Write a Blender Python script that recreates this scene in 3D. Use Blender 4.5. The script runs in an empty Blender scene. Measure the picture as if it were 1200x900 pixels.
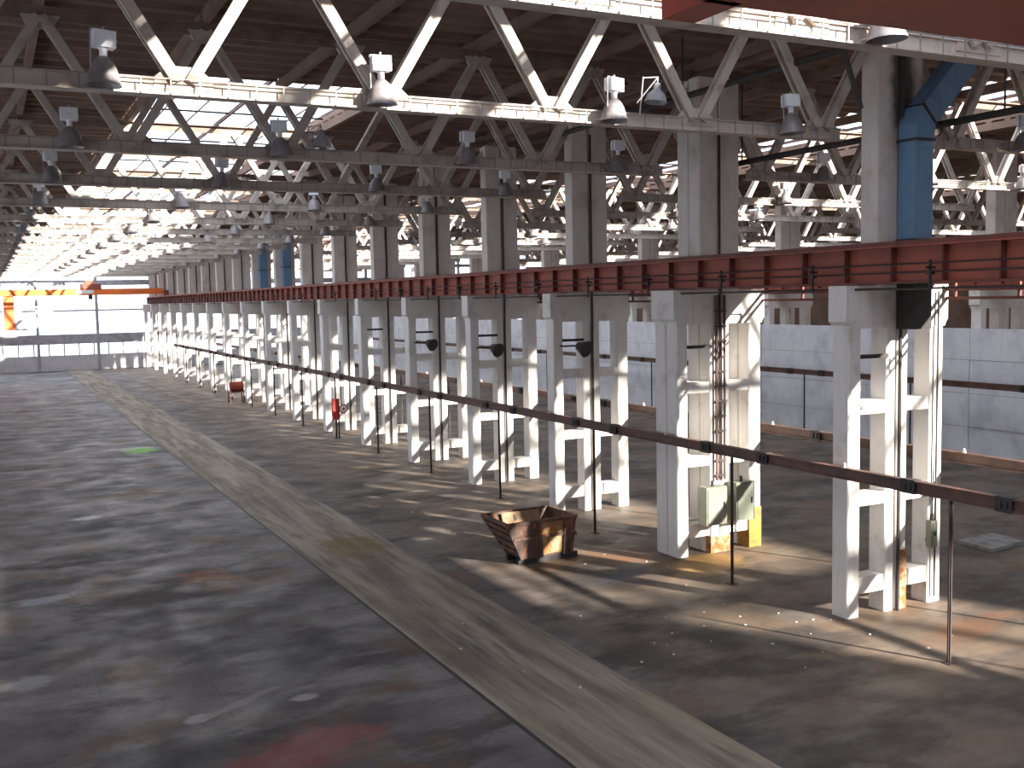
import bpy, math, random
from mathutils import Vector, Matrix
random.seed(7)
S = bpy.context.scene
COL = S.collection

# ------------------------------------------------------------------ camera
YAW, PITCH, ROLL, H = 0.469, 0.083, -0.02, 6.632
s_, c_ = math.sin(YAW), math.cos(YAW); sp, cp = math.sin(PITCH), math.cos(PITCH); sr, cr = math.sin(ROLL), math.cos(ROLL)
R0 = Vector((c_, -s_, 0)); FW = Vector((s_*cp, c_*cp, -sp)); D0 = Vector((-s_*sp, -c_*sp, -cp))
RT = R0*cr - D0*sr; DN = R0*sr + D0*cr
cam = bpy.data.cameras.new('camera'); camo = bpy.data.objects.new('camera', cam); COL.objects.link(camo)
m = Matrix.Identity(4)
for i in range(3):
    m[i][0] = RT[i]; m[i][1] = -DN[i]; m[i][2] = -FW[i]
m[0][3], m[1][3], m[2][3] = 0, 0, H
camo.matrix_world = m
cam.sensor_width = 36.0; cam.lens = 36.0*1210.4/1200; cam.clip_start = 0.05; cam.clip_end = 500
S.camera = camo

# ------------------------------------------------------------------ sky, sun, exposure
W = bpy.data.worlds.new('sky'); S.world = W; W.use_nodes = True
bg = W.node_tree.nodes['Background']
bg.inputs[0].default_value = (0.86, 0.91, 1.0, 1); bg.inputs[1].default_value = 3.7
SUN = Vector((0.42, -0.84, 0.395)).normalized()
sl = bpy.data.lights.new('sun', 'SUN'); sl.energy = 34.0; sl.color = (1.0, 0.91, 0.78); sl.angle = math.radians(1.3)
so = bpy.data.objects.new('sun', sl); COL.objects.link(so); so.location = (40, -80, 60)
so.rotation_euler = SUN.to_track_quat('Z', 'Y').to_euler()
S.view_settings.view_transform = 'Standard'; S.view_settings.look = 'None'
S.view_settings.exposure = 0.0; S.view_settings.gamma = 1.0; S.view_settings.use_curve_mapping = False
S.cycles.max_bounces = 8; S.cycles.diffuse_bounces = 5; S.cycles.glossy_bounces = 3
S.cycles.transparent_max_bounces = 16; S.cycles.sample_clamp_indirect = 8.0
S.cycles.use_denoising = True; S.cycles.caustics_reflective = False; S.cycles.caustics_refractive = False

# ------------------------------------------------------------------ materials
def newmat(name):
    mt = bpy.data.materials.new(name); mt.use_nodes = True
    nt = mt.node_tree; return mt, nt, nt.nodes['Principled BSDF']
def N(nt, t, **kw):
    n = nt.nodes.new(t)
    for k, v in kw.items(): setattr(n, k, v)
    return n
def mixc(nt, fac, a, b, mode='MIX'):
    n = N(nt, 'ShaderNodeMix', data_type='RGBA', blend_type=mode)
    for sock, v in ((n.inputs[0], fac), (n.inputs[6], a), (n.inputs[7], b)):
        if isinstance(v, (int, float)): sock.default_value = v
        elif isinstance(v, tuple): sock.default_value = (*v, 1)
        else: nt.links.new(v, sock)
    return n.outputs[2]
def noise(nt, vec, scale, detail=4, rough=0.6):
    n = N(nt, 'ShaderNodeTexNoise'); n.inputs['Scale'].default_value = scale
    n.inputs['Detail'].default_value = detail; n.inputs['Roughness'].default_value = rough
    nt.links.new(vec, n.inputs['Vector']); return n.outputs['Fac']
def ramp(nt, val, a, b, lo=0.0, hi=1.0):
    n = N(nt, 'ShaderNodeMapRange'); n.interpolation_type = 'SMOOTHSTEP'
    n.inputs[1].default_value = a; n.inputs[2].default_value = b; n.inputs[3].default_value = lo; n.inputs[4].default_value = hi
    nt.links.new(val, n.inputs[0]); return n.outputs[0]
def mapping(nt, vec, scale=(1, 1, 1), loc=(0, 0, 0), rot=(0, 0, 0), typ='POINT'):
    n = N(nt, 'ShaderNodeMapping', vector_type=typ)
    n.inputs['Location'].default_value = loc; n.inputs['Rotation'].default_value = rot; n.inputs['Scale'].default_value = scale
    nt.links.new(vec, n.inputs['Vector']); return n.outputs[0]
def worldpos(nt): return N(nt, 'ShaderNodeNewGeometry').outputs['Position']
def bump(nt, bs, h, strength=0.3, dist=0.02):
    b = N(nt, 'ShaderNodeBump'); b.inputs['Strength'].default_value = strength; b.inputs['Distance'].default_value = dist
    nt.links.new(h, b.inputs['Height']); nt.links.new(b.outputs[0], bs.inputs['Normal'])

def weathered(name, base, dirt, amount=(0.45, 0.75), scale=2.5, rough=0.75, rust=None, rust_range=(0.62, 0.75), metal=0.0, streak=True):
    mt, nt, bs = newmat(name); p = worldpos(nt)
    n1 = noise(nt, p, scale, 6, 0.65)
    c = mixc(nt, ramp(nt, n1, *amount), base, dirt)
    if streak:
        n2 = noise(nt, mapping(nt, p, (9, 9, 0.5)), 1.0, 3)
        c = mixc(nt, ramp(nt, n2, 0.5, 0.8, 0, 0.45), c, dirt)
    if rust:
        n3 = noise(nt, mapping(nt, p, (1, 1, 0.6)), scale*1.7, 7, 0.7)
        c = mixc(nt, ramp(nt, n3, *rust_range), c, rust)
    nt.links.new(c, bs.inputs['Base Color'])
    bs.inputs['Roughness'].default_value = rough; bs.inputs['Metallic'].default_value = metal
    bump(nt, bs, noise(nt, p, scale*8, 4), 0.15, 0.02)
    return mt

M = {}
M['column'] = weathered('whitewashed_concrete', (0.74, 0.71, 0.68), (0.50, 0.46, 0.42), (0.5, 0.8), 1.6, 0.85, (0.30, 0.16, 0.08), (0.74, 0.82))
M['column_up'] = weathered('bare_concrete', (0.70, 0.64, 0.60), (0.50, 0.43, 0.38), (0.45, 0.8), 1.2, 0.9)
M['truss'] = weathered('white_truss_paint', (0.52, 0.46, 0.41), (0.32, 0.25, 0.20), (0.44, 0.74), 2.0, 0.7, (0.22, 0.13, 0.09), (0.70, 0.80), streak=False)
M['roof'] = weathered('brown_roof_slab', (0.25, 0.165, 0.128), (0.15, 0.096, 0.075), (0.35, 0.75), 0.6, 0.9, streak=False)
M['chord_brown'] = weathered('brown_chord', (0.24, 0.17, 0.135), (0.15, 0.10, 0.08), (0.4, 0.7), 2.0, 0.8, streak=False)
M['post'] = weathered('dark_brown_post', (0.055, 0.034, 0.030), (0.03, 0.02, 0.018), (0.4, 0.7), 3.0, 0.7)
M['red'] = weathered('red_oxide_paint', (0.33, 0.075, 0.042), (0.15, 0.045, 0.035), (0.4, 0.8), 1.5, 0.6, (0.08, 0.04, 0.03), (0.68, 0.82))
M['red_dark'] = weathered('red_oxide_edge', (0.17, 0.042, 0.03), (0.08, 0.03, 0.025), (0.4, 0.8), 2.0, 0.6)
M['crane_red'] = weathered('crane_maroon', (0.40, 0.062, 0.034), (0.22, 0.040, 0.028), (0.4, 0.8), 0.8, 0.6, streak=False)
M['orange'] = weathered('crane_orange', (0.85, 0.20, 0.035), (0.55, 0.10, 0.03), (0.4, 0.8), 0.3, 0.5)
M['rail'] = weathered('rusty_rail', (0.135, 0.066, 0.050), (0.07, 0.036, 0.030), (0.4, 0.7), 2.0, 0.6, (0.20, 0.085, 0.04), (0.55, 0.7))
M['dark'] = weathered('dark_iron', (0.035, 0.028, 0.027), (0.02, 0.016, 0.015), (0.4, 0.7), 4.0, 0.6)
M['blue'] = weathered('blue_duct_paint', (0.13, 0.24, 0.38), (0.07, 0.13, 0.22), (0.45, 0.8), 1.5, 0.5)
M['lamp'] = weathered('lamp_grey_metal', (0.30, 0.28, 0.28), (0.20, 0.17, 0.17), (0.4, 0.7), 3.0, 0.45, metal=0.2)
M['ballast'] = weathered('ballast_white', (0.82, 0.84, 0.88), (0.62, 0.62, 0.64), (0.55, 0.8), 3.0, 0.5)
M['ebox'] = weathered('grey_green_box', (0.22, 0.235, 0.185), (0.14, 0.145, 0.11), (0.45, 0.75), 3.0, 0.55, (0.25, 0.13, 0.06), (0.7, 0.8))
M['wall'] = weathered('pale_concrete_wall', (0.72, 0.73, 0.78), (0.50, 0.51, 0.57), (0.4, 0.75), 0.8, 0.9)
M['endwall'] = weathered('pale_end_wall', (0.62, 0.62, 0.64), (0.42, 0.42, 0.45), (0.45, 0.8), 0.5, 0.9)
M['steel'] = weathered('grey_steel', (0.42, 0.42, 0.46), (0.27, 0.26, 0.28), (0.4, 0.7), 1.5, 0.6)
M['yellow'] = weathered('yellow_paint', (0.34, 0.19, 0.03), (0.18, 0.10, 0.03), (0.4, 0.7), 3.0, 0.7)
M['rustwash'] = weathered('rust_washed_paint', (0.26, 0.09, 0.022), (0.50, 0.34, 0.20), (0.42, 0.62), 4.0, 0.8)
M['skip'] = weathered('rusted_skip', (0.10, 0.058, 0.045), (0.045, 0.03, 0.026), (0.4, 0.7), 3.0, 0.7, (0.28, 0.10, 0.035), (0.5, 0.62))
M['skip_panel'] = weathered('faded_skip_panel', (0.34, 0.27, 0.15), (0.20, 0.12, 0.06), (0.4, 0.65), 3.0, 0.75, (0.32, 0.11, 0.03), (0.45, 0.55))
M['wood'] = weathered('pale_board', (0.34, 0.22, 0.13), (0.20, 0.12, 0.07), (0.4, 0.7), 4.0, 0.85)
M['slab'] = weathered('concrete_slab', (0.27, 0.26, 0.25), (0.17, 0.16, 0.15), (0.4, 0.7), 3.0, 0.9, streak=False)
M['chip'] = weathered('pale_rubble', (0.60, 0.56, 0.50), (0.35, 0.31, 0.27), (0.4, 0.7), 9.0, 0.9, streak=False)
M['firered'] = weathered('fire_red', (0.50, 0.04, 0.035), (0.30, 0.03, 0.03), (0.4, 0.7), 3.0, 0.5)
M['signwhite'] = weathered('sign_white', (0.85, 0.83, 0.80), (0.7, 0.68, 0.65), (0.5, 0.8), 3.0, 0.6)

def glassmat():
    mt = bpy.data.materials.new('window_glass'); mt.use_nodes = True; nt = mt.node_tree
    nt.nodes.clear(); o = N(nt, 'ShaderNodeOutputMaterial'); t = N(nt, 'ShaderNodeBsdfTransparent'); g = N(nt, 'ShaderNodeBsdfGlossy')
    n = noise(nt, worldpos(nt), 0.9, 4)
    c = mixc(nt, ramp(nt, n, 0.35, 0.7), (0.96, 0.97, 0.98), (0.72, 0.74, 0.76)); nt.links.new(c, t.inputs[0])
    g.inputs['Roughness'].default_value = 0.08; g.inputs[0].default_value = (0.9, 0.95, 1, 1)
    mx = N(nt, 'ShaderNodeMixShader'); mx.inputs[0].default_value = 0.05
    nt.links.new(t.outputs[0], mx.inputs[1]); nt.links.new(g.outputs[0], mx.inputs[2]); nt.links.new(mx.outputs[0], o.inputs[0])
    return mt
M['glass'] = glassmat()

def stain(nt, col, p, warp, c, r, colour, strength=1.0, rot=0.0, edge=0.45):
    q = mapping(nt, p, (r[0], r[1], 1), (c[0], c[1], 0), (0, 0, rot), 'TEXTURE')
    l = N(nt, 'ShaderNodeVectorMath', operation='LENGTH'); nt.links.new(q, l.inputs[0])
    a = N(nt, 'ShaderNodeMath', operation='MULTIPLY_ADD'); nt.links.new(warp, a.inputs[0]); a.inputs[1].default_value = 2.6; nt.links.new(l.outputs['Value'], a.inputs[2])
    f = ramp(nt, a.outputs[0], 2.25 - edge, 2.25 + edge*0.5, strength, 0.0)
    return mixc(nt, f, col, colour)

def floormat(name, aisle=False):
    mt, nt, bs = newmat(name); p = worldpos(nt)
    if aisle:
        n1 = noise(nt, mapping(nt, p, (1.6, 0.12, 1)), 1.3, 6, 0.65)
        n2 = noise(nt, p, 0.35, 5, 0.6)
        c = mixc(nt, ramp(nt, n1, 0.35, 0.68), (0.155, 0.126, 0.102), (0.36, 0.30, 0.235))
        c = mixc(nt, ramp(nt, n2, 0.5, 0.72, 0, 0.6), c, (0.27, 0.225, 0.15))
        n3 = noise(nt, mapping(nt, p, (3.0, 0.25, 1), (3, 7, 0)), 1.0, 4)
        c = mixc(nt, ramp(nt, n3, 0.55, 0.68, 0, 0.65), c, (0.085, 0.074, 0.066))
        c = stain(nt, c, p, noise(nt, p, 1.2, 5), (8.6, 26.5), (0.8, 1.6), (0.17, 0.11, 0.035), 0.7)
        rough = 0.8
    else:
        big = noise(nt, p, 0.16, 6, 0.6); mid = noise(nt, mapping(nt, p, (0.5, 1.0, 1), (11, 4, 0)), 0.7, 6, 0.65); fine = noise(nt, p, 9.0, 5, 0.7)
        c = mixc(nt, ramp(nt, big, 0.40, 0.60), (0.078, 0.071, 0.074), (0.185, 0.170, 0.170))
        c = mixc(nt, ramp(nt, mid, 0.49, 0.61, 0, 0.85), c, (0.048, 0.041, 0.044))
        c = mixc(nt, ramp(nt, noise(nt, mapping(nt, p, (0.4, 0.8, 1), (5, 31, 0)), 0.6, 5), 0.54, 0.66, 0, 0.8), c, (0.235, 0.222, 0.225))
        c = mixc(nt, ramp(nt, noise(nt, mapping(nt, p, (1, 1, 1), (50, 3, 0)), 0.45, 5), 0.53, 0.64, 0, 0.7), c, (0.140, 0.078, 0.046))
        # cast slabs of slightly different grey
        br = N(nt, 'ShaderNodeTexBrick'); nt.links.new(mapping(nt, p, (1, 1, 1), (0.4, 0.3, 0)), br.inputs['Vector'])
        br.inputs['Scale'].default_value = 1.0; br.inputs['Brick Width'].default_value = 3.6; br.inputs['Row Height'].default_value = 3.1
        br.inputs['Mortar Size'].default_value = 0.012; br.inputs['Color1'].default_value = (0.82, 0.82, 0.83, 1)
        br.inputs['Color2'].default_value = (1.12, 1.1, 1.08, 1); br.inputs['Mortar'].default_value = (0.75, 0.73, 0.72, 1)
        c = mixc(nt, 0.8, c, br.outputs['Color'], 'MULTIPLY')
        c = mixc(nt, ramp(nt, fine, 0.3, 0.75, 0, 0.35), c, (0.04, 0.036, 0.034))
        # browner, dustier ground around the column row
        sx = N(nt, 'ShaderNodeSeparateXYZ'); nt.links.new(p, sx.inputs[0])
        rb = ramp(nt, sx.outputs[0], 8.5, 12.5, 0, 0.65)
        dust = mixc(nt, ramp(nt, mid, 0.35, 0.62), (0.19, 0.125, 0.075), (0.070, 0.052, 0.038))
        c = mixc(nt, rb, c, dust)
        w = noise(nt, mapping(nt, p, (0.8, 1.25, 1)), 1.3, 7, 0.72)
        for (cc, r, colr, st, rot) in [
            ((6.0, 49.7), (0.75, 1.1), (0.16, 0.42, 0.05), 0.9, 0),
            ((2.45, 34.7), (0.55, 0.35), (0.42, 0.42, 0.44), 0.8, 0.2), ((3.5, 37.0), (0.5, 0.3), (0.3, 0.3, 0.32), 0.7, 0.3),
            ((0.3, 19.8), (0.6, 0.35), (0.32, 0.31, 0.30), 0.7, 0.4), ((2.7, 16.7), (0.30, 0.22), (0.40, 0.38, 0.37), 0.8, 0.4),
            ((3.4, 17.0), (0.9, 0.14), (0.25, 0.23, 0.23), 0.8, 0.5), ((4.4, 16.7), (0.25, 0.2), (0.36, 0.34, 0.34), 0.8, 0.2),
            ((0.9, 25.4), (0.7, 0.35), (0.33, 0.33, 0.36), 0.75, 0.1),
            ((3.8, 14.6), (1.5, 0.8), (0.20, 0.055, 0.048), 0.9, 0.3), ((4.5, 25.0), (0.9, 1.3), (0.24, 0.080, 0.022), 0.85, 0.2),
            ((5.8, 24.5), (1.3, 1.0), (0.13, 0.075, 0.06), 0.6, 0.2), ((3.2, 24.2), (2.0, 1.0), (0.030, 0.024, 0.020), 0.9, 0.2),
            ((1.8, 29.0), (2.4, 0.7), (0.016, 0.013, 0.012), 0.95, 0.05), ((3.0, 32.8), (1.7, 1.1), (0.034, 0.032, 0.045), 0.8, 0.0),
            ((1.2, 47.0), (2.5, 0.8), (0.05, 0.032, 0.025), 0.8, 0.0), ((0.9, 58.0), (1.6, 0.8), (0.03, 0.024, 0.02), 0.8, 0.0),
            ((2.0, 40.0), (3.0, 1.4), (0.04, 0.038, 0.05), 0.6, 0.0), ((5.0, 18.8), (1.4, 0.8), (0.03, 0.028, 0.03), 0.7, 0.6),
            ((1.5, 15.2), (2.2, 0.8), (0.035, 0.034, 0.042), 0.7, 0.3), ((1.4, 22.0), (1.2, 0.6), (0.04, 0.04, 0.05), 0.7, 0.2),
            ((15.6, 20.2), (1.5, 0.8), (0.30, 0.17, 0.05), 0.75, 0.3), ((14.2, 21.7), (0.9, 0.6), (0.22, 0.11, 0.06), 0.7, 0.3),
            ((13.4, 22.2), (0.7, 0.5), (0.20, 0.10, 0.05), 0.7, 0.0), ((16.8, 13.6), (1.6, 0.5), (0.16, 0.075, 0.035), 0.6, 0.2),
            ((12.9, 15.2), (2.2, 0.9), (0.045, 0.038, 0.036), 0.8, -0.5), ((12.0, 14.0), (2.0, 0.5), (0.04, 0.034, 0.032), 0.75, -0.3),
            ((12.2, 20.6), (1.6, 0.6), (0.045, 0.040, 0.040), 0.7, 0.2), ((13.2, 20.4), (1.0, 0.4), (0.055, 0.055, 0.075), 0.8, 0.3),
            ((11.6, 24.6), (1.2, 0.9), (0.05, 0.042, 0.038), 0.8, 0.2), ((11.8, 33.5), (1.6, 0.3), (0.03, 0.027, 0.026), 0.9, 0.05),
            ((19.9, 14.2), (0.9, 0.3), (0.06, 0.018, 0.018), 0.9, 0.3), ((22.5, 20.5), (5, 1.5), (0.17, 0.14, 0.09), 0.6, 0.1)]:  # last entry paints a sunlit yellowish patch into the side-hall floor
            c = stain(nt, c, p, w, cc, r, colr, st, rot)
        rough = 0.62
    nt.links.new(c, bs.inputs['Base Color'])
    rn = noise(nt, p, 0.8, 4); nt.links.new(ramp(nt, rn, 0.3, 0.7, rough - 0.16, rough + 0.14), bs.inputs['Roughness'])
    bs.inputs['Specular IOR Level'].default_value = 0.35
    bump(nt, bs, noise(nt, p, 5.0, 6, 0.7), 0.25, 0.03)
    return mt
M['floor'] = floormat('oily_concrete_floor'); M['aisle'] = floormat('worn_aisle_concrete', True)

# ------------------------------------------------------------------ mesh helpers
class MB:
    def __init__(s): s.v = []; s.f = []
    def box(s, x0, x1, y0, y1, z0, z1):
        b = len(s.v)
        s.v += [(x0, y0, z0), (x1, y0, z0), (x1, y1, z0), (x0, y1, z0), (x0, y0, z1), (x1, y0, z1), (x1, y1, z1), (x0, y1, z1)]
        s.f += [tuple(b+i for i in q) for q in ((0, 3, 2, 1), (4, 5, 6, 7), (0, 1, 5, 4), (1, 2, 6, 5), (2, 3, 7, 6), (3, 0, 4, 7))]
        return s
    def prism(s, pts, axis, a, b):      # polygon pts in the two other axes, extruded along axis from a to b
        n = len(pts); o = len(s.v)
        def mk(u, v, t): return {'X': (t, u, v), 'Y': (u, t, v), 'Z': (u, v, t)}[axis]
        s.v += [mk(u, v, a) for u, v in pts] + [mk(u, v, b) for u, v in pts]
        s.f += [tuple(o+i for i in range(n)), tuple(o+n+i for i in reversed(range(n)))]
        s.f += [(o+i, o+n+i, o+n+(i+1) % n, o+(i+1) % n) for i in range(n)]
        return s
    def bar(s, p, q, w, h, up=(0, 1, 0)):   # rectangular bar from p to q; w along 'up' axis, h across
        p, q = Vector(p), Vector(q); d = (q-p).normalized(); u = Vector(up); u = (u - d*u.dot(d)).normalized(); v = d.cross(u)
        o = len(s.v)
        for e in (p, q):
            for a, b in ((-1, -1), (1, -1), (1, 1), (-1, 1)): s.v.append(tuple(e + u*a*w/2 + v*b*h/2))
        s.f += [tuple(o+i for i in q) for q in ((0, 3, 2, 1), (4, 5, 6, 7), (0, 1, 5, 4), (1, 2, 6, 5), (2, 3, 7, 6), (3, 0, 4, 7))]
        return s
    def tube(s, p, q, r, n=8, r2=None):
        p, q = Vector(p), Vector(q); d = (q-p).normalized(); u = d.orthogonal().normalized(); v = d.cross(u); o = len(s.v); r2 = r if r2 is None else r2
        for e, rr in ((p, r), (q, r2)):
            for i in range(n):
                a = 2*math.pi*i/n; s.v.append(tuple(e + (u*math.cos(a) + v*math.sin(a))*rr))
        s.f += [tuple(o+i for i in reversed(range(n))), tuple(o+n+i for i in range(n))]
        s.f += [(o+i, o+(i+1) % n, o+n+(i+1) % n, o+n+i) for i in range(n)]
        return s
    def lathe(s, prof, n=16, c=(0, 0)):     # profile of (r, z), open surface
        o = len(s.v)
        for r, z in prof:
            for i in range(n):
                a = 2*math.pi*i/n; s.v.append((c[0]+r*math.cos(a), c[1]+r*math.sin(a), z))
        for j in range(len(prof)-1):
            for i in range(n):
                s.f.append((o+j*n+i, o+j*n+(i+1) % n, o+(j+1)*n+(i+1) % n, o+(j+1)*n+i))
        return s
    def chbox(s, x0, x1, y0, y1, z0, z1, c=0.025):   # vertical member with chamfered arrises
        return s.prism([(x0+c, y0), (x1-c, y0), (x1, y0+c), (x1, y1-c), (x1-c, y1), (x0+c, y1), (x0, y1-c), (x0, y0+c)], 'Z', z0, z1)
    def mesh(s, name, mat, smooth=False):
        me = bpy.data.meshes.new(name); me.from_pydata(s.v, [], s.f); me.materials.append(mat)
        import bmesh
        bm = bmesh.new(); bm.from_mesh(me); bmesh.ops.recalc_face_normals(bm, faces=bm.faces)
        if smooth:
            for f in bm.faces: f.smooth = True
        bm.to_mesh(me); bm.free(); return me
    def build(s, name, mat, parent=None, loc=(0, 0, 0), smooth=False):
        return put(name, s.mesh(name, mat, smooth), parent, loc)
def put(name, me, parent=None, loc=(0, 0, 0), rot=None):
    o = bpy.data.objects.new(name, me); COL.objects.link(o); o.location = loc
    if rot: o.rotation_euler = rot
    if parent: o.parent = parent
    return o
def tag(o, label, cat, group=None, kind=None):
    o['label'] = label
    if cat: o['category'] = cat
    if group: o['group'] = group
    if kind: o['kind'] = kind
    return o
def thing(name, label, cat, loc=(0, 0, 0), group=None, rz=0):
    o = bpy.data.objects.new(name, None); COL.objects.link(o); o.location = loc; o.rotation_euler = (0, 0, rz); o.empty_display_size = 0.2
    return tag(o, label, cat, group)
def structure(name, loc=(0, 0, 0), label=None):
    o = bpy.data.objects.new(name, None); COL.objects.link(o); o.location = loc; o['kind'] = 'structure'
    if label: o['label'] = label
    return o
ORD = ['first', 'second', 'third', 'fourth', 'fifth', 'sixth', 'seventh', 'eighth', 'ninth', 'tenth', 'eleventh', 'twelfth', 'thirteenth',
       'fourteenth', 'fifteenth', 'sixteenth', 'seventeenth', 'eighteenth', 'nineteenth', 'twentieth', 'twenty-first', 'twenty-second']
def near(i): return 'nearest' if i == 0 else ORD[i] + ' nearest'

# ------------------------------------------------------------------ levels of the building
YB, YE = -8.5, 117.5            # back and far end of the halls
ZC = 9.58                       # underside of truss bottom chords
ZT = 11.95                      # underside of top chords
ZP = 12.40                      # underside of roof slabs
TY = [9.5 + 6*j for j in range(18)]
HALL1 = -7.8; N1 = 8            # first top node, number of 3 m panels
HALL2 = 16.86; N2 = 6
HALL3 = 36.6; N3 = 8
XW = 62.0

# ------------------------------------------------------------------ floor
f = MB().box(-9.0, XW, YB, YE, -0.3, 0.0).build('floor', M['floor']); f['kind'] = 'structure'; f['label'] = 'dark oil-stained concrete floor of the factory hall'
a = MB()
a.prism([(7.09, 0.0), (9.59, 0.0), (9.56, 0.022), (7.12, 0.022)], 'Y', YB, YE)
MB().box(7.02, 7.09, YB, YE, -0.01, 0.006).build('edge_joint', M['dark'], f)
o = a.build('aisle_strip', M['aisle'], f); o['label'] = 'lighter worn concrete aisle strip'

# ------------------------------------------------------------------ roof
def slab_mesh(length):          # 3 m wide slab, ribs across the hall on its underside
    b = MB(); n = int(length/0.75); pts = [(0, 0.34)]
    for i in range(n):
        y = i*0.75; pts += [(y+0.02, 0.0), (y+0.16, 0.0), (y+0.22, 0.10), (y+0.69, 0.10)]
    pts += [(length, 0.02), (length, 0.34)]
    k = len(pts); o = len(b.v)
    for x in (0.01, 2.99): b.v += [(x, y, z) for y, z in pts]
    b.f += [(o+i, o+k+i, o+k+(i+1) % k, o+(i+1) % k) for i in range(k)]
    b.f += [(o, o+1, o+k-2, o+k-1), ]
    # end faces as strips between underside and top
    for side in (0, k):
        t0 = len(b.v)
        x = b.v[side][0]
        b.v += [(x, pts[i][0], 0.34) for i in range(k)]
        b.f += [(side+i, side+i+1, t0+i+1, t0+i) for i in range(1, k-2)]
    b.f = [q for q in b.f if q != (o, o+1, o+k-2, o+k-1)]
    return b.mesh('roof_slab', M['roof'])
slab6, slab3 = slab_mesh(6.0), slab_mesh(3.0)
YCELL = [-8.5 + 6*j for j in range(21)]
OPEN = []                        # glazed cells (x0, y0, ylen, hall)
def roof(x0, ncell, is_open, label, hall):
    r = structure('ceiling', (0, 0, 0), label)
    for y in YCELL:
        for i in range(ncell):
            x = x0 + 3*i; st = is_open(i, y)
            if st == 1: OPEN.append((x, y, 6.0, hall))
            elif st == 2: OPEN.append((x, y, 3.0, hall)); put('roof_slab', slab3, r, (x, y+3, ZP))
            else: put('roof_slab', slab6, r, (x, y, ZP))
    for i in range(ncell+1):
        x = x0 + 3*i; MB().box(x-0.07, x+0.07, YB, (27.5 if hall == 0 and i == 5 else YE), ZT+0.22, ZP+0.02).build('purlin', M['roof'], r)
    return r
def open1(i, y):
    if y < 9: return 1 if 4 <= i <= 6 else 0
    if y < 15: return 2 if 4 <= i <= 6 else 0
    if y < 27: return 0
    return 1 if 4 <= i <= (6 if y > 45 else 5) else 0
def open2(i, y):
    if not 2 <= i <= 4: return 0
    if i == 2 and 9 < y < 45: return 0  # extra cells slabbed over to dim the side hall
    return 1
roof(HALL1, N1, open1, 'dark ribbed slab roof over the main hall', 0)
roof(HALL2, N2, open2, 'dark ribbed slab roof over the hall beyond the columns', 1)
roof(HALL3, N3, lambda i, y: 1 if 3 <= i <= 4 else 0, 'dark ribbed slab roof over the farthest hall', 2)
# skylights: bars and panes
bar_x = {}
pane6 = MB().box(0.04, 2.96, 0.04, 2.96, 0, 0.012).mesh('pane', M['glass'])
for hall in (0, 1, 2):
    wroot = structure('window_%d' % (hall+1), (0, 0, 0), ['glazed roof skylight of the main hall', 'glazed roof skylight beyond the columns', 'glazed roof skylight of the farthest hall'][hall])
    cells = [c for c in OPEN if c[3] == hall]
    for x, y, l, h in cells:
        for t in range(int(l/3)):
            put('pane', pane6, wroot, (x, y+3*t, ZP+0.2))
    xs = sorted({c[0] for c in cells} | {c[0]+3 for c in cells}); fr = MB()
    y0 = min(c[1] for c in cells)
    for x, y, l, h in cells:
        for t in range(int(l/3)+1): fr.box(x, x+3, y+3*t-0.02, y+3*t+0.02, ZP+0.18, ZP+0.23)
        for t in (1, 2): fr.box(x+t, x+t+0.03, y, y+l, ZP+0.18, ZP+0.22)
        fr.box(x-0.04, x+0.04, y, y+l, ZP+0.14, ZP+0.24)
    fr.build('glazing_bars', M['rail'], wroot)
# gap fillers over the column rows
for nm, x0, x1 in (('roof_gutter', 16.2, 16.86), ('roof_gutter', 34.86, 36.6), ('roof_gutter', -9.0, -7.8), ('roof_gutter', 60.6, XW)):
    g = MB().box(x0-0.02, x1+0.02, YB, YE, ZP, ZP+0.3).build('ceiling', M['roof']); g['kind'] = 'structure'; g['label'] = 'flat roof strip above a column row'

# ------------------------------------------------------------------ walls
def glazed_wall(name, x0, x1, y, label, sill=True, winname=None):
    """end wall in the plane Y = y: pale dado, window strip, band, tall glazing with posts"""
    r = structure(name, (0, y, 0), label)
    n = max(1, round((x1-x0)/6.0))
    MB().box(x0, x1, 0, 0.3, 0, 1.6).build('dado', M['endwall'], r)
    MB().box(x0, x1, 0, 0.3, 2.75, 3.78).build('spandrel_band', M['steel'], r)
    MB().box(x0, x1, -0.05, 0.35, 8.85, 9.4).build('beam', M['steel'], r)
    MB().box(x0, x1, 0, 0.3, 12.0, 12.75).build('parapet', M['endwall'], r)
    MB().box(x0, x1, 0.05, 0.2, 6.15, 6.32).build('transom', M['steel'], r)
    return r
def posts(r, xs, z0=0, z1=12.2, w=0.28):
    me = MB().box(-w/2, w/2, -0.12, 0.2, z0, z1).mesh('post', M['steel'])
    for x in xs: put('post', me, r, (x, 0, 0))
def panes(r, xs, zs, thick=0.0):
    for i in range(len(xs)-1):
        for z0, z1 in zs:
            MB().box(xs[i]+0.05, xs[i+1]-0.05, 0.14, 0.155, z0, z1).build('pane', M['glass'], r)
def frange(a, b, st):
    o = []
    while a < b - 1e-6: o.append(a); a += st
    return o + [b]
r = glazed_wall('wall_far', -9.0, 16.2, YE, 'far end wall of glazing above a pale dado')
posts(r, [-7.3, -1.3, 4.7, 10.5, 16.0])
mull = MB().box(-0.06, 0.06, 0.05, 0.2, 1.6, 2.75).mesh('mullion', M['steel'])
xs = frange(-8.8, 16.2, 1.45)
for x in xs: put('mullion', mull, r, (x, 0, 0))
panes(r, xs, [(1.62, 2.73)]); panes(r, [-9, -7.3, -1.3, 4.7, 10.5, 16.0], [(3.8, 6.15), (6.32, 8.85), (9.4, 12.0)])
r = glazed_wall('wall_far_annex', 16.2, XW, YE, 'far end wall behind the column row')
posts(r, frange(16.4, XW, 6)); xs = frange(16.2, XW, 1.9)
for x in xs: put('mullion', mull, r, (x, 0, 0))
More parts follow.
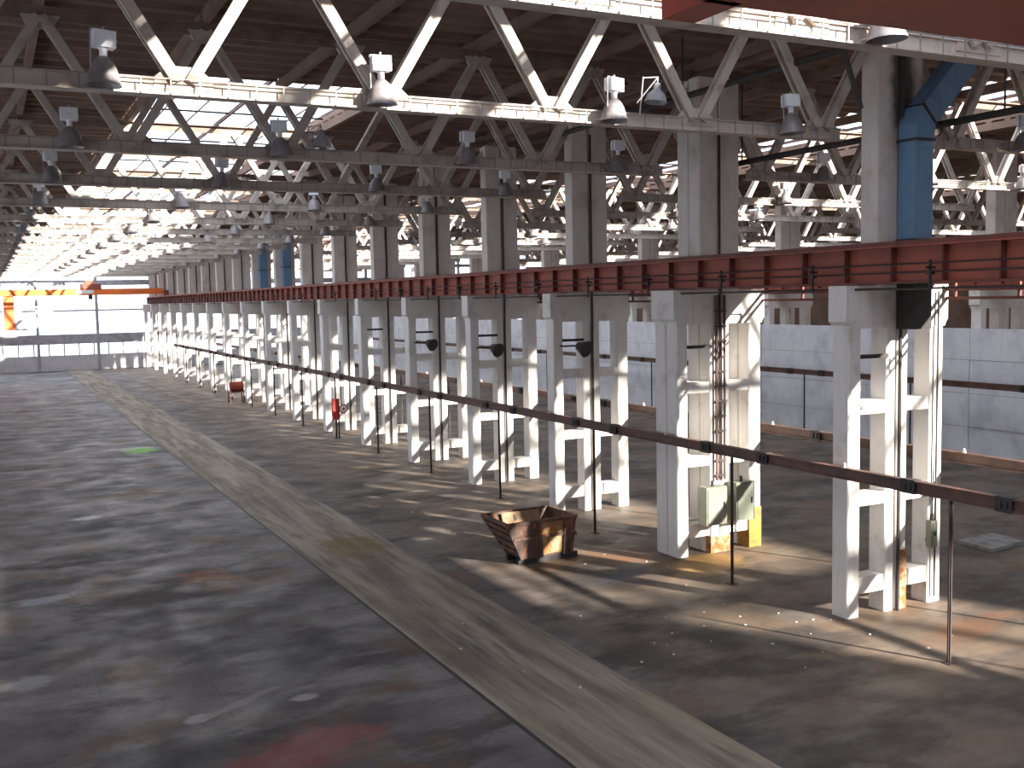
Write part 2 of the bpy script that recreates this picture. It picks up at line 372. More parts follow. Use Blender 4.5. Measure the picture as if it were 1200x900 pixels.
panes(r, frange(16.4, XW, 6), [(1.62, 2.73), (3.8, 6.15), (6.32, 8.85), (9.4, 12.0)])
# wall behind the camera: solid in the main hall; beyond, glazing added for sun
w = MB().box(-9.0, 16.2, YB-0.3, YB, 0, 12.75).build('wall_back', M['endwall']); w['kind'] = 'structure'; w['label'] = 'plain end wall behind the viewer'
r = glazed_wall('wall_back_annex', 16.2, XW, YB-0.3, 'unseen end wall of the side halls, glazing added to let sun in')
MB().box(16.2, 25.0, 0.02, 0.28, 1.6, 12.0).build('sun_block_infill', M['endwall'], r); MB().box(30.2, XW, 0.02, 0.28, 1.6, 12.0).build('sun_block_infill', M['endwall'], r)  # unseen infill added to keep sun off the open floor
posts(r, [25.0, 27.6, 30.2]); panes(r, [25.0, 27.6, 30.2], [(1.62, 2.73), (3.8, 6.15), (6.32, 8.85), (9.4, 12.0)])
# left wall, out of frame; window band added for diffuse light inside
r = structure('wall_left', (0, 0, 0), 'unseen long side wall with a window band added for diffuse light')
MB().box(-9.3, -9.0, YB, YE, 0, 2.6).build('dado', M['endwall'], r); MB().box(-9.3, -9.0, YB, YE, 8.6, 12.75).build('upper_wall', M['endwall'], r)
for y in frange(YB, YE, 6): MB().box(-9.3, -8.9, y-0.2, y+0.2, 2.6, 8.6).build('post', M['endwall'], r)
yy = frange(YB, YE, 6)
for i in range(len(yy)-1): MB().box(-9.16, -9.15, yy[i]+0.2, yy[i+1]-0.2, 2.6, 8.6).build('pane', M['glass'], r)
# right outer wall of the farthest hall
r = structure('wall_right_outer', (0, 0, 0), 'outer wall of the farthest hall')
MB().box(XW, XW+0.3, YB, YE, 0, 8.0).build('lower_wall', M['roof'], r); MB().box(XW, XW+0.3, YB, YE, 10.0, 12.75).build('upper_wall', M['roof'], r)
for y in yy: MB().box(XW-0.1, XW+0.3, y-0.9, y+0.9, 8.0, 10.0).build('post', M['endwall'], r)
for i in range(len(yy)-1): MB().box(XW+0.14, XW+0.15, yy[i]+0.9, yy[i+1]-0.9, 8.0, 10.0).build('pane', M['glass'], r)
# partition of cast panels between hall two and three
r = structure('wall_right', (0, 0, 0), 'pale grey-blue concrete panel partition in the side hall')
XP = 33.75
for j, y in enumerate(YCELL):
    for k in range(4):
        zz = (0.0, 1.3, 2.6, 3.9, 5.12)
        dx = random.uniform(-0.012, 0.012)
        MB().box(XP+dx, XP+0.18, y+0.012, y+5.988, zz[k]+0.008, zz[k+1]-0.008).build('wall_panel', M['wall'], r)
MB().box(XP+0.03, XP+0.17, YB, YE, 0, 5.1).build('joint_filling', M['slab'], r)

# ------------------------------------------------------------------ columns
CX = 15.23                      # outer face of the main row, towards the aisle
def col_meshes(d=0.45):
    mm = {}
    mm['leg'] = [MB().chbox(x0, x1, 0, d, 0, 5.9).mesh('leg', M['column']) for x0, x1 in ((0, 0.33), (1.03, 1.315), (1.345, 1.63), (2.28, 2.66))]
    mm['rung'] = []
    for z0, z1 in ((0.46, 0.80), (2.28, 2.52), (4.15, 4.42)):
        for x0, x1 in ((0.32, 1.04), (1.62, 2.29)):
            mm['rung'].append(MB().box(x0, x1, 0.04, d-0.04, z0, z1).mesh('rung', M['column']))
    h = MB().prism([(-0.02, 5.88), (2.68, 5.88), (2.70, 5.95), (2.76, 6.03), (2.76, 6.74), (-0.10, 6.74), (-0.10, 6.03), (-0.02, 5.95)], 'Y', -0.02, d+0.02)
    mm['head'] = h.mesh('head', M['column'])
    mm['shaft'] = MB().chbox(0.72, 1.30, 0.0, d, 6.72, 11.98).chbox(1.34, 1.96, 0.0, d, 6.72, 11.98).mesh('upper_shaft', M['column_up'])
    mm['pipe'] = MB().tube((1.33, -0.07, 0), (1.33, -0.07, 11.5), 0.036, 8).mesh('drainpipe', M['dark'])
    mm['strap'] = MB().box(0.30, 1.06, -0.03, 0.03, 5.28, 5.36).mesh('strap', M['dark'])
    return mm
CM = col_meshes()
def column(x, y, label, group, pipe=True, strap=False, rungs=True):
    t = thing('laced_column', label, 'column', (x, y, 0), group)
    for me in CM['leg']: put('leg', me, t)
    if rungs:
        for me in CM['rung']: put('rung', me, t)
    put('head', CM['head'], t); put('upper_shaft', CM['shaft'], t)
    if pipe: put('drainpipe', CM['pipe'], t)
    if strap: put('strap', CM['strap'], t)
    return t
cols = []
for k in range(18):
    y = 15.23 + 6*k
    if k == 1:
        cols.append(column(CX, y-0.25, 'front one of the paired white ladder columns carrying two grey electrical boxes', 'column row', False, True))
        column(CX, y+0.23, 'rear one of the paired white ladder columns, touching the column with electrical boxes', 'column row', False)
    elif k == 0:
        cols.append(column(CX, y, 'nearest white ladder column, with a blue air duct on its front', 'column row', True, True))
    else:
        cols.append(column(CX, y, 'white ladder-like concrete column, %s from the camera in the long row' % ORD[k], 'column row', True, k < 6))
for k in range(14):
    column(XP+0.25, 15.23+6*k, 'white column head rising above the pale partition, %s in its row' % near(k), 'partition column row', False, False, False)
# soot beside the duct on the nearest column
mt = M['column_up'].copy(); mt.name = 'sooty_concrete'; nt = mt.node_tree; bs = nt.nodes['Principled BSDF']; src = bs.inputs['Base Color'].links[0].from_socket
p = worldpos(nt); q = mapping(nt, p, (0.30, 3.0, 1.25), (16.62, 15.2, 10.7), (0, 0, 0), 'TEXTURE'); l = N(nt, 'ShaderNodeVectorMath', operation='LENGTH'); nt.links.new(q, l.inputs[0])
ad = N(nt, 'ShaderNodeMath', operation='ADD'); nt.links.new(l.outputs['Value'], ad.inputs[0]); nt.links.new(noise(nt, p, 2.2, 5), ad.inputs[1])
nt.links.new(mixc(nt, ramp(nt, ad.outputs[0], 1.1, 2.0, 0.9, 0.0), src, (0.03, 0.027, 0.026)), bs.inputs['Base Color'])
for o in cols[0].children:
    if o.name.startswith('upper_shaft'):
        o.data = o.data.copy(); o.data.materials[0] = mt
# paint and rust at the feet
t = cols[1]
MB().box(2.27, 2.67, -0.012, 0.46, 0.0, 1.05).build('painted_base', M['yellow'], t)
MB().box(1.02, 1.64, -0.012, 0.20, 0.0, 0.42).build('rust_band', M['rustwash'], t)
MB().box(1.36, 1.64, -0.010, 0.2, 0.0, 1.25).build('rust_streak', M['rustwash'], cols[0])

# ------------------------------------------------------------------ crane runway girders
def runway(x, zt, zb, label, side=-1, y0=YB+0.3, y1=YE-0.5, first=15.6, conductors=True):
    t = thing('runway_girder', label, 'girder', (x, 0, 0))
    MB().box(-0.012, 0.012, y0, y1, zb+0.02, zt-0.03).build('web', M['red'], t)
    MB().box(-0.20, 0.20, y0, y1, zt-0.035, zt).build('top_flange', M['red'], t)
    MB().box(-0.17, 0.17, y0, y1, zb, zb+0.035).build('bottom_flange', M['red_dark'], t)
    MB().box(-0.04, 0.04, y0, y1, zt, zt+0.09).build('crane_rail', M['red_dark'], t)
    st = MB().box(-0.16, -0.012, -0.02, 0.02, zb+0.035, zt-0.035).box(0.012, 0.16, -0.02, 0.02, zb+0.035, zt-0.035).mesh('stiffener', M['red_dark'])
    k = 0; y = first - 1.2*20
    while y < y1:
        if y > y0: put('stiffener', st, t, (0, y, 0))
        y += 1.2
    if conductors:
        for z, rr in ((zb+0.36, 0.016), (zb+0.20, 0.016), (zb-0.10, 0.022)):
            MB().tube((side*0.24, y0, z), (side*0.24, y1, z), rr, 6).build('conductor_bar', M['dark'], t)
        bk = MB().box(-0.02, 0.02, -0.02, 0.02, zb-0.14, zb+0.42).box(-0.09, 0.13, -0.02, 0.02, zb+0.26, zb+0.30).box(-0.05, 0.05, -0.07, 0.07, zb+0.15, zb+0.21).mesh('bracket', M['dark'])
        y = 13.4 - 24
        while y < y1:
            if y > y0: put('bracket', bk, t, (side*0.24, y, 0))
            y += 3.0
    return t
runway(15.60, 7.48, 6.76, 'long red-brown crane runway girder along the aisle side of the columns')
runway(17.45, 7.44, 6.76, 'red-brown crane runway girder on the far side of the columns', 1, conductors=False)
t = thing('cable_walkway', 'thin red lattice strip hanging below the far runway girder', 'walkway', (17.95, 0, 0))
MB().box(-0.03, 0.03, YB+0.3, YE-0.5, 6.42, 6.48).build('lower_bar', M['red_dark'], t)
hg = MB().box(-0.03, 0.03, -0.025, 0.025, 6.45, 6.80).mesh('hanger', M['red_dark'])
ar = MB().box(-0.32, 0.03, -0.025, 0.025, 6.77, 6.80).mesh('arm', M['red_dark'])
for i in range(80):
    put('hanger', hg, t, (0, YB+1+1.5*i, 0))
    if i % 2 == 0: put('arm', ar, t, (0, YB+1+1.5*i, 0))
MB().box(-0.012, 0.012, YB+0.3, YE-0.5, 6.60, 6.70).build('upper_bar', M['red_dark'], t)
runway(34.2, 7.44, 6.76, 'red-brown crane runway girder above the pale partition', -1, conductors=False)
runway(-7.4, 7.48, 6.76, 'red-brown crane runway girder on the left side of the main hall', 1, conductors=False)

# ------------------------------------------------------------------ conductor rails on posts
def post_rail(x, z, label, y0, n, posty, clampx=-1):
    t = thing('trolley_rail', label, 'rail', (x, 0, 0))
    y1 = posty + 6*n
    c = MB().box(-0.02, 0.02, y0, y1, z-0.12, z+0.10).box(-0.07, 0.07, y0, y1, z+0.08, z+0.11).box(-0.07, 0.07, y0, y1, z-0.12, z-0.09)
    c.build('rail_beam', M['rail'], t)
    pm = MB().box(-0.035, 0.035, -0.012, 0.012, 0, z-0.1).box(-0.012, 0.012, -0.035, 0.035, 0, z-0.1).box(-0.1, 0.1, -0.1, 0.1, 0, 0.012).mesh('post', M['post'])
    cm = MB().box(-0.085, 0.085, -0.16, 0.16, z-0.135, z+0.125).box(-0.11, -0.085, -0.09, -0.03, z-0.06, z+0.06).box(-0.11, -0.085, 0.03, 0.09, z-0.06, z+0.06).mesh('joint_clamp', M['dark'])
    wm = MB().tube((0, 0, z+0.10), (0, 0, z+0.20), 0.05, 8, 0.025).mesh('insulator', M['chip'])
    for i in range(n):
        put('post', pm, t, (0, posty+6*i, 0)); put('joint_clamp', cm, t, (0, posty+6*i+0.9, 0)); put('joint_clamp', cm, t, (0, posty+6*i-1.1, 0))
        put('insulator', wm, t, (0, posty+6*i+2.55, 0))
    return t
post_rail(14.94, 3.06, 'rusty conductor rail on thin posts running along the aisle side of the columns', -6, 17, 12.5-18)
post_rail(18.35, 3.06, 'rusty conductor rail on thin posts on the far side of the columns', -6, 17, 12.5-18)
post_rail(32.7, 3.06, 'dark conductor rail on posts in front of the pale partition', -6, 17, 11.4-18)

# ------------------------------------------------------------------ trusses
def truss_meshes(x0, n, full=True):
    mm = {}; L = 3*n
    mm['bottom'] = MB().box(1.0, L-1.0, -0.02, 0.02, ZC+0.02, ZC+0.24).box(1.0, L-1.0, -0.13, 0.13, ZC, ZC+0.025).box(1.0, L-1.0, -0.05, 0.05, ZC+0.22, ZC+0.25).mesh('bottom_chord', M['truss'])
    lad = MB().box(1.0, L-1.0, -0.16, -0.145, ZC+0.21, ZC+0.225)
    x = 1.1
    while x < L-1.0:
        lad.box(x-0.008, x+0.008, -0.16, -0.145, ZC, ZC+0.225); x += 0.4
    mm['ladder'] = lad.mesh('cable_guard', M['lamp'])
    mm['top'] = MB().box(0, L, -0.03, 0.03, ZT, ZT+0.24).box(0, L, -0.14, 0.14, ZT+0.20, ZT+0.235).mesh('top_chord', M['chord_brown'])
    zb, zt = ZC+0.20, ZT+0.08
    for nm, dx in (('up', 1.5), ('down', -1.5)):
        b = MB()
        for yo in (-0.075, 0.075): b.bar((dx*0.06, yo, zb), (dx*0.98, yo, zt), 0.055, 0.165)
        mm[nm] = b.mesh('diagonal', M['truss'])
    mm['gusset'] = MB().prism([(-0.42, ZC+0.1), (0.42, ZC+0.1), (0.40, ZC+0.26), (0.20, ZC+0.42), (-0.20, ZC+0.42), (-0.40, ZC+0.26)], 'Y', -0.035, 0.035).mesh('gusset', M['truss'])
    mm['gt'] = MB().prism([(-0.35, ZT+0.1), (0.35, ZT+0.1), (0.2, ZT-0.15), (-0.2, ZT-0.15)], 'Y', -0.035, 0.035).mesh('gusset', M['truss'])
    return mm
TM1, TM2 = truss_meshes(HALL1, N1), truss_meshes(HALL2, N2)
def truss(x0, n, y, mm, label, group, detail):
    t = thing('roof_truss', label, 'truss', (x0, y, 0), group)
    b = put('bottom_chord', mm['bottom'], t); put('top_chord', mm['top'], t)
    if detail: put('cable_guard', mm['ladder'], b)
    for i in range(n):
        x = 1.5 + 3*i
        put('diagonal', mm['up'], t, (x, 0, 0)); put('diagonal', mm['down'], t, (x, 0, 0))
        if detail:
            put('gusset', mm['gusset'], t, (x, 0, 0))
            if i: put('gusset', mm['gt'], t, (3*i, 0, 0))
    return t
for j, y in enumerate(TY):
    truss(HALL1, N1, y, TM1, 'white-painted roof truss spanning the main hall, %s to the camera' % near(j), 'main hall trusses', j < 9)
for j, y in enumerate(TY[:16]):
    truss(HALL2, N2, y, TM2, 'pale roof truss beyond the column row, %s to the camera' % near(j), 'side hall trusses', j < 6)
for j, y in enumerate(TY[2:14]):
    truss(HALL3, N3, y, TM1, 'distant roof truss over the farthest hall, %s to the camera' % near(j), 'farthest hall trusses', False)

# ------------------------------------------------------------------ high-bay lamps
bell = MB().lathe([(0.285, 0.0), (0.282, 0.03), (0.265, 0.06), (0.245, 0.16), (0.205, 0.28), (0.15, 0.38), (0.085, 0.44), (0.07, 0.455), (0.0, 0.455)], 20)
bell.lathe([(0.285, 0.0), (0.262, 0.015), (0.235, 0.15), (0.19, 0.27), (0.13, 0.36), (0.0, 0.40)], 20)
LM = {'reflector': bell.mesh('reflector', M['lamp'], True)}
LM['neck'] = MB().lathe([(0.0, 0.44), (0.062, 0.45), (0.062, 0.56), (0.075, 0.57), (0.075, 0.60), (0.0, 0.60)], 14).mesh('neck', M['ballast'], True)
LM['box'] = MB().box(-0.175, 0.175, -0.11, 0.11, 0.595, 0.86).box(-0.182, 0.182, -0.117, 0.117, 0.70, 0.72).mesh('ballast_box', M['ballast'])
LM['arm'] = MB().box(-0.21, -0.19, -0.02, 0.0, 0.05, 0.88).box(-0.21, 0.0, -0.02, 0.0, 0.86, 0.88).box(-0.21, -0.19, -0.02, 0.36, 0.05, 0.07).tube((0, 0, 0.86), (0, 0, 0.93), 0.02, 6).mesh('hanger_arm', M['steel'])
LM['globe'] = MB().lathe([(0.0, 0.08), (0.06, 0.10), (0.085, 0.17), (0.06, 0.26), (0.0, 0.30)], 12).mesh('bulb', M['ballast'], True)
def lamp(x, y, label, group, box=True, z=9.60):
    t = thing('high_bay_lamp', label, 'lamp', (x, y, z), group)
    put('reflector', LM['reflector'], t); put('neck', LM['neck'], t); put('bulb', LM['globe'], t); put('hanger_arm', LM['arm'], t)
    if box: put('ballast_box', LM['box'], t)
    t.scale = (0.84, 0.84, 0.84); t.rotation_euler = (random.uniform(-0.05, 0.05), random.uniform(-0.05, 0.05), random.uniform(-0.25, 0.25))
    return t
for j, y in enumerate(TY[:15]):
    for i, x in enumerate((1.59, 5.56, 9.73, 13.68)):
        if j == 0 and i < 2: continue
        lamp(x, y-0.34, 'grey bell lamp with ballast box, %s from left on the %s main hall truss' % (ORD[i], near(j)), 'main hall bell lamps')
for j, y in enumerate(TY[1:9]):
    for i, x in enumerate((20.2, 24.2, 28.2)):
        lamp(x, y-0.34, 'grey bell lamp, %s from the columns on the %s side hall truss' % (ORD[i], near(j+1)), 'side hall bell lamps')
def spot(x, y, z, label):
    t = thing('floodlight', label, 'lamp', (x, y, z), 'small floodlights')
    b = MB().lathe([(0.20, 0.0), (0.19, 0.03), (0.16, 0.14), (0.07, 0.22), (0.065, 0.33), (0.0, 0.35)], 16).lathe([(0.20, 0), (0.17, 0.02), (0.14, 0.12), (0.0, 0.18)], 16)
    b.build('reflector', M['steel'], t, smooth=True)
    w = MB().tube((0, 0, 0.34), (0, 0, 0.44), 0.015, 6).tube((0, 0, 0.44), (-0.32, 0.1, -0.05), 0.012, 6).tube((0, 0, 0.44), (-0.24, 0.1, 0.40), 0.012, 6).tube((-0.24, 0.1, 0.42), (-0.24, 0.1, -0.25), 0.014, 6)
    w.build('wire_bracket', M['steel'], t)
    return t
spot(10.62, 15.2, 9.98, 'small floodlight on a wire bracket beside the third lamp of the second truss').rotation_euler = (0, 0.12, 0)
spot(6.42, 21.2, 9.85, 'small dark floodlight on a wire bracket on the third nearest truss')

# ------------------------------------------------------------------ blue air ducts
def duct_section(b, p, q, wx, wy):
    b.bar(p, q, wy, wx, (0, 1, 0))
t = thing('air_duct', 'blue rectangular air duct bending off the nearest column', 'duct', (16.70, 14.95, 5.85))
MB().box(-0.25, 0.25, -0.22, 0.22, 0.0, 1.2).build('outlet', M['dark'], t)
MB().box(-0.245, 0.245, -0.215, 0.215, 1.2, 3.75).build('riser', M['blue'], t)
MB().prism([(-0.245, 3.75), (0.245, 3.75), (0.31, 4.05), (-0.06, 4.42), (-0.245, 4.05)], 'Y', -0.215, 0.215).build('elbow', M['blue'], t)
b = MB(); b.bar((0.12, 0, 4.22), (1.30, 0, 5.42), 0.43, 0.50, (0, 1, 0)); b.build('branch', M['blue'], t)
for z in (1.2, 1.75, 3.72): MB().box(-0.275, 0.275, -0.245, 0.245, z, z+0.05).build('flange', M['dark'], t)
b = MB(); b.bar((0.12, 0, 4.22), (0.155, 0, 4.255), 0.48, 0.55, (0, 1, 0)); b.build('flange', M['dark'], t)
for kk in (8, 9):
    t = thing('air_duct', 'narrow blue air duct on the %s column of the long row' % ORD[kk], 'duct', (16.5, 15.23+6*kk-0.37, 6.78), 'far blue ducts')
    MB().box(-0.2, 0.3, -0.2, 0.2, 0, 4.0).build('riser', M['blue'], t)
    MB().box(-0.23, 0.33, -0.23, 0.23, 2.0, 2.05).build('flange', M['dark'], t)

# ------------------------------------------------------------------ overhead pipes
t = thing('overhead_pipe', 'dark pipe running past the upper shaft of the nearest column', 'pipe', (17.55, 0, 0))
MB().tube((0, 8.0, 9.98), (0, 22.5, 9.98), 0.075, 10).build('pipe_run', M['dark'], t)
for y in (9.3, 13.6, 21.3): MB().tube((0, y, 9.98), (0, y, 12.2), 0.02, 6).build('hanger_rod', M['dark'], t)
t = thing('overhead_pipe', 'dark pipe slung below the roof between the second and third trusses', 'pipe', (14.0, 0, 0))
MB().tube((0, 13.0, 10.98), (0, 26.0, 10.98), 0.07, 10).tube((0, 14.2, 10.98), (0.45, 14.2, 9.95), 0.05, 8).build('pipe_run', M['dark'], t)
for y in (14.0, 19.0, 25.0): MB().tube((0, y, 10.98), (0, y, 12.3), 0.02, 6).build('hanger_rod', M['dark'], t)

# ------------------------------------------------------------------ electrical boxes and conduits
def ebox(x0, x1, y, z0, z1, d, label):
    t = thing('electrical_box', label, 'electrical box', ((x0+x1)/2, y, z0))
    w = (x1-x0)/2
    MB().box(-w, w, -d/2, d/2, 0, z1-z0).build('body', M['ebox'], t)
    dr = MB().box(-w+0.04, w-0.04, -d/2-0.02, -d/2, 0.05, z1-z0-0.05).build('door', M['ebox'], t)
    MB().box(w-0.12, w-0.09, -d/2-0.045, -d/2-0.02, (z1-z0)*0.45, (z1-z0)*0.6).build('handle', M['dark'], dr)
    MB().box(-w+0.05, w-0.05, d/2, d/2+0.06, 0.1, 0.16).build('mounting_rail', M['dark'], t)
    MB().tube((0, 0, z1-z0), (0, 0, z1-z0+0.14), 0.04, 8).build('cable_gland', M['dark'], t)
    return t
ebox(15.80, 16.44, 20.73, 0.84, 1.80, 0.36, 'grey-green electrical box on the paired column, nearer the aisle')
ebox(16.74, 17.32, 20.73, 0.86, 1.84, 0.36, 'grey-green electrical box on the paired column, by the yellow foot')
ebox(17.40, 17.58, 15.12, 1.24, 1.80, 0.14, 'small grey-green switch box on the right leg of the nearest column')
t = thing('cable_conduit', 'rusty ladder of conduits climbing the paired column above its electrical boxes', 'conduit', (16.55, 20.90, 1.9))
for x in (-0.16, 0.10): MB().tube((x, 0, 0), (x, 0, 4.7), 0.035, 8).build('conduit', M['rail'], t)
MB().tube((-0.03, 0.02, 0), (-0.03, 0.02, 9.0), 0.03, 8).build('conduit', M['dark'], t)
for i in range(12): MB().box(-0.2, 0.15, -0.03, 0.03, 0.1+0.38*i, 0.14+0.38*i).build('clip', M['dark'], t)
t = thing('wall_cable', 'dark cable hanging down the right leg of the nearest column', 'cable', (17.62, 15.15, 0))
MB().tube((0, 0, 0.15), (0.02, 0, 6.6), 0.022, 6).tube((-0.12, -0.03, 1.8), (-0.10, -0.03, 2.9), 0.015, 6).build('cable_run', M['dark'], t)
MB().box(-0.05, 0.06, -0.03, 0.03, 2.5, 2.56).build('clip', M['dark'], t)
for kk, z in ((2, 5.15), (3, 4.9), (4, 4.9)):
    y0 = 15.23 + 6*kk
    t = thing('floodlight', 'dark round floodlight clamped to the %s column of the long row' % ORD[kk], 'lamp', (15.9, y0-0.14, z), 'column floodlights')
    MB().tube((0.05, -0.1, 0), (0.15, -0.42, -0.1), 0.12, 14, 0.26).build('housing', M['dark'], t)
    MB().box(-0.45, 0.12, -0.12, -0.08, -0.02, 0.03).box(-0.45, -0.38, -0.12, 0.14, -0.02, 0.03).build('arm', M['dark'], t)

# ------------------------------------------------------------------ tipping skip
t = thing('tipping_skip', 'rusty steel tipping skip standing on the floor beside the aisle', 'skip', (11.35, 22.4, 0))
zb, zt = 0.14, 1.06
rim = [(-0.22, 0.0), (1.78, 0.05), (1.78, 1.50), (-0.20, 1.46)]; bas = [(0.20, 0.05), (1.72, 0.10), (1.72, 0.90), (0.22, 0.88)]
def wallpanel(a, b, name, mat, th=0.03):
    p = [Vector((*bas[a], zb)), Vector((*bas[b], zb)), Vector((*rim[b], zt)), Vector((*rim[a], zt))]
    n = (p[1]-p[0]).cross(p[3]-p[0]).normalized()*th; k = MB(); k.v = [tuple(q) for q in p] + [tuple(q-n) for q in p]
    k.f = [(0, 1, 2, 3), (7, 6, 5, 4), (0, 4, 5, 1), (1, 5, 6, 2), (2, 6, 7, 3), (3, 7, 4, 0)]
    return k.build(name, mat, t)
wallpanel(0, 1, 'front_plate', M['skip']); wallpanel(1, 2, 'end_plate', M['skip']); wallpanel(2, 3, 'back_plate', M['skip']); wallpanel(3, 0, 'chute_plate', M['skip'])
k = MB(); k.v = [(*q, zb) for q in bas] + [(*q, zb+0.03) for q in bas]; k.f = [(0, 3, 2, 1), (4, 5, 6, 7), (0, 1, 5, 4), (1, 2, 6, 5), (2, 3, 7, 6), (3, 0, 4, 7)]; k.build('bottom_plate', M['skip'], t)
for i in range(4):
    b = MB(); b.bar((*rim[i], zt), (*rim[(i+1) % 4], zt), 0.07, 0.08, (0, 0, 1)); b.build('rim_bar', M['skip'], t)
def lerp(a, b, u): return tuple(a[i]+(b[i]-a[i])*u for i in range(len(a)))
for u, u2 in ((0.36, 0.44), (0.80, 0.84)):          # uprights on the front plate
    lo = lerp((*bas[0], zb), (*bas[1], zb), u); hi = lerp((*rim[0], zt), (*rim[1], zt), u2)
    b = MB(); b.bar((lo[0], lo[1]-0.04, lo[2]), (hi[0], hi[1]-0.04, hi[2]), 0.09, 0.08, (1, 0, 0)); b.build('upright', M['skip'], t)
pq = [lerp((*bas[0], zb+0.06), (*bas[1], zb+0.06), 0.40), lerp((*bas[0], zb+0.06), (*bas[1], zb+0.06), 0.77), lerp((*rim[0], zt-0.05), (*rim[1], zt-0.05), 0.81), lerp((*rim[0], zt-0.05), (*rim[1], zt-0.05), 0.48)]
k = MB(); k.v = [(q[0], q[1]-0.018, q[2]) for q in pq] + [(q[0], q[1]-0.001, q[2]) for q in pq]
k.f = [(0, 1, 2, 3), (7, 6, 5, 4), (0, 4, 5, 1), (1, 5, 6, 2), (2, 6, 7, 3), (3, 7, 4, 0)]; o = k.build('inset_panel', M['skip_panel'], t); o['label'] = 'faded ochre front panel'
for (i0, i1, us) in ((0, 1, (0.58,)), (3, 0, (0.2, 0.42, 0.64, 0.84)), (1, 2, (0.5,))):
    for u in us:
        p = lerp((*bas[i0], zb), (*rim[i0], zt), u); q = lerp((*bas[i1], zb), (*rim[i1], zt), u)
        off = {0: (0, -0.03), 3: (-0.03, 0), 1: (0.03, 0)}[i0]
        b = MB(); b.bar((p[0]+off[0], p[1]+off[1], p[2]), (q[0]+off[0], q[1]+off[1], q[2]), 0.07, 0.06, (0, 0, 1)); b.build('rib', M['skip'], t)
for u in (0.0, 1.0):
    lo = lerp((*bas[0], zb), (*bas[3], zb), u); hi = lerp((*rim[0], zt), (*rim[3], zt), u)
    b = MB(); b.bar(lo, hi, 0.06, 0.07, (1, 0, 0)); b.build('corner_post', M['skip'], t)
for y in (0.18, 0.78): MB().box(0.15, 1.85, y-0.06, y+0.06, 0.0, 0.14).build('skid', M['dark'], t)
t = thing('board', 'pale wooden board leaning inside the rusty skip', 'board', (12.05, 23.33, 0.30))
b = MB().box(-0.45, 0.62, -0.02, 0.02, 0, 0.86).build('plank', M['wood'], t); t.rotation_euler = (-0.45, 0.0, -0.06)
MB().box(-0.12, -0.05, -0.035, -0.02, 0.62, 0.78).build('slot_batten', M['dark'], t)

# ------------------------------------------------------------------ floor slab, fire point, rusty stand
o = MB().prism([(-0.72, -0.62), (0.70, -0.46), (0.80, 0.56), (-0.66, 0.50)], 'Z', 0.0, 0.09).build('cover_slab', M['slab'], None, (23.0, 18.0, 0))
tag(o, 'flat grey concrete slab lying on the floor of the side hall', 'slab')
t = thing('fire_point', 'red fire cabinet with a round white sign on the conductor rail post', 'fire cabinet', (14.86, 48.35, 0))
MB().box(-0.17, 0.17, -0.2, 0.02, 0.95, 1.95).build('cabinet', M['firered'], t)
MB().box(-0.17, -0.12, -0.1, -0.04, 0, 0.95).box(0.12, 0.17, -0.1, -0.04, 0, 0.95).build('stand', M['dark'], t)
MB().tube((0.34, -0.20, 1.45), (0.34, -0.23, 1.45), 0.22, 24).build('sign_ring', M['firered'], t)
MB().tube((0.34, -0.23, 1.45), (0.34, -0.242, 1.45), 0.17, 24).build('sign_face', M['signwhite'], t)
MB().tube((0.34, -0.242, 1.45), (0.34, -0.25, 1.45), 0.06, 20).build('sign_dot', M['firered'], t)
t = thing('drum_stand', 'rusty drum on a low iron frame beside the far columns', 'drum', (14.7, 70.0, 0))
MB().tube((-0.40, 0, 1.10), (0.45, 0, 1.10), 0.32, 18).build('drum', M['crane_red'], t)
for x in (-0.45, 0.45):
    for y in (-0.3, 0.3): MB().box(x-0.04, x+0.04, y-0.04, y+0.04, 0, 0.85).build('leg', M['rail'], t)
MB().box(-0.5, 0.5, -0.35, 0.35, 0.70, 0.78).build('shelf', M['rail'], t)

# ------------------------------------------------------------------ rubble chips
chipm = []
for i in range(4):
    b = MB(); pts = []
    n = 6
    for k in range(n):
        a = 2*math.pi*k/n; rr = random.uniform(0.7, 1.1); pts.append((rr*math.cos(a), rr*math.sin(a)))
    o = len(b.v); b.v += [(x, y, 0) for x, y in pts] + [(x*0.6, y*0.6, random.uniform(0.5, 0.9)) for x, y in pts]
    b.f += [tuple(range(n-1, -1, -1)), tuple(range(n, 2*n))] + [(k, (k+1) % n, n+(k+1) % n, n+k) for k in range(n)]
    chipm.append(b.mesh('chip', M['chip']))
chips = [(11.0, 16.0), (11.6, 16.4), (12.5, 16.3), (13.2, 15.9), (14.2, 15.6), (15.0, 14.4), (15.3, 13.3), (13.9, 14.9), (12.2, 17.2), (13.1, 17.0), (11.9, 18.6), (10.8, 18.2),
         (13.3, 22.0), (13.6, 22.1), (13.9, 22.35), (12.9, 21.7), (8.2, 15.9), (8.6, 14.7), (7.6, 17.5), (8.4, 18.9), (10.2, 15.2), (14.9, 15.35), (14.7, 15.6), (9.9, 28.6), (11.0, 15.4), (11.2, 15.8), (12.0, 15.6), (12.9, 14.9), (13.5, 16.5), (13.7, 17.3), (14.4, 16.3), (16.2, 13.6), (13.4, 14.0), (12.6, 13.6), (14.3, 21.2), (14.6, 20.4), (11.6, 30.0), (14.0, 18.9)]
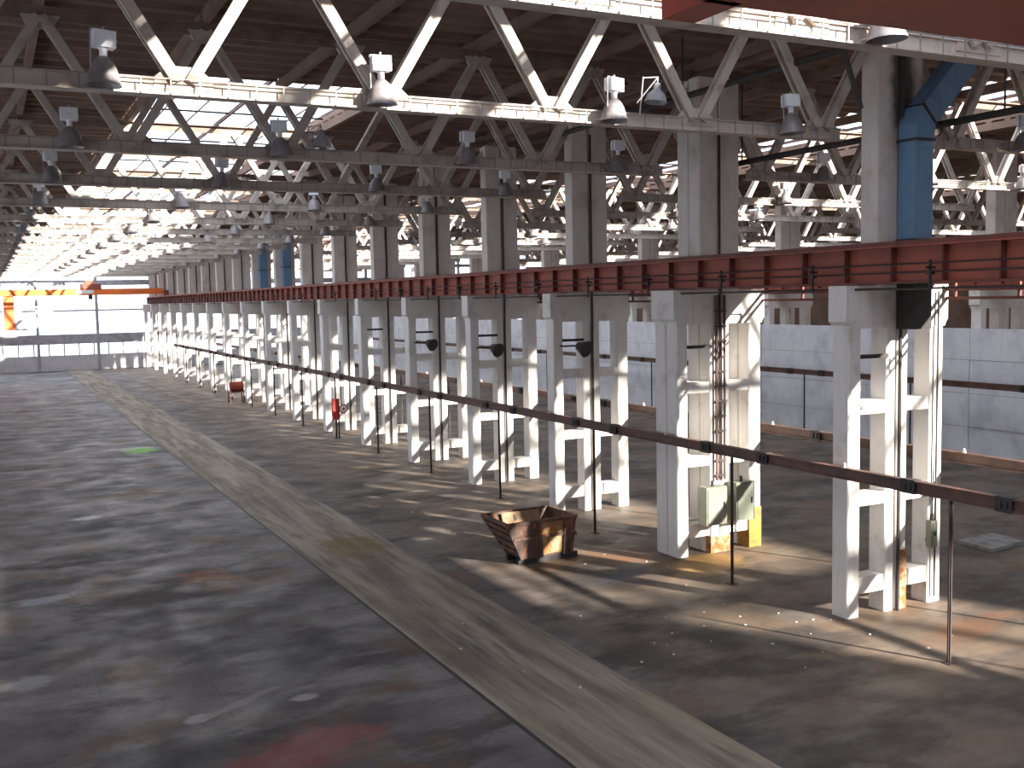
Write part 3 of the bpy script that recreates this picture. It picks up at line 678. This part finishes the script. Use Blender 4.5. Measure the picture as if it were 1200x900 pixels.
for i, (x, y) in enumerate(chips):
    o = put('rubble_chip', chipm[i % 4], None, (x+random.uniform(-.1, .1), y+random.uniform(-.1, .1), 0.022 if 7.1 < x < 9.6 else 0.0), (0, 0, random.uniform(0, 6)))
    sc = random.uniform(0.018, 0.045); o.scale = (sc, sc, sc*0.7)
    where = ('on the lighter aisle strip' if 7.1 < x < 9.6 else 'beside the rusty skip' if y > 21 and x > 12 else 'at the foot of the nearest column' if x > 14 and y < 17
             else 'on bare floor behind the skip' if y > 25 else 'on the dusty floor between aisle and columns')
    tag(o, 'small pale chip of rubble lying ' + where, 'rubble', 'rubble chips ' + where)

# ------------------------------------------------------------------ bridge cranes
t = thing('bridge_crane', 'orange bridge crane spanning the far end of the main hall', 'crane', (0, 106.0, 0))
MB().box(-7.4, 15.5, -0.9, -0.45, 7.72, 8.28).build('main_girder', M['orange'], t); MB().box(-7.4, 15.5, 0.9, 1.35, 7.72, 8.28).build('main_girder', M['orange'], t)
for x in (-7.4, 15.6): MB().box(x-0.25, x+0.25, -2.0, 2.4, 7.58, 8.05).build('end_carriage', M['red'], t)
tr = MB().box(8.2, 9.9, -1.0, 1.4, 8.28, 8.75).box(8.5, 9.2, -0.6, 0.5, 8.75, 9.1).build('trolley', M['red'], t)
MB().tube((9.0, 0.2, 8.3), (9.0, 0.2, 7.3), 0.18, 12).build('hook_block', M['dark'], tr)
MB().box(7.6, 9.2, -0.93, -0.9, 7.86, 8.18).build('rating_plate', M['signwhite'], t)
cb = MB().box(1.5, 2.35, -0.8, 0.4, 4.6, 7.72).build('hanging_mast', M['orange'], t)
MB().box(2.35, 3.2, -0.7, 0.3, 4.65, 5.5).build('operator_box', M['steel'], cb); MB().box(2.3, 3.4, -0.85, -0.80, 4.55, 4.65).build('step', M['dark'], cb)
t = thing('bridge_crane', 'dark red bridge crane girder overhead in the near corner', 'crane', (0, 0, 0))
g = MB().box(-7.3, 15.3, 3.33, 3.97, 8.03, 9.10).build('main_girder', M['crane_red'], t)
MB().box(-7.3, 15.3, 3.28, 4.02, 8.0, 8.03).build('lower_flange', M['crane_red'], g)
MB().prism([(3.97, 8.0), (4.35, 8.0), (4.35, 8.9), (3.97, 8.9)], 'X', 3.08, 3.28).build('bracket', M['crane_red'], g)
MB().box(-7.3, 15.3, 0.0, 0.5, 8.4, 9.2).build('main_girder', M['crane_red'], t)
for x in (-7.4, 15.6): MB().box(x-0.25, x+0.25, -0.6, 4.6, 7.58, 8.4).build('end_carriage', M['crane_red'], t)
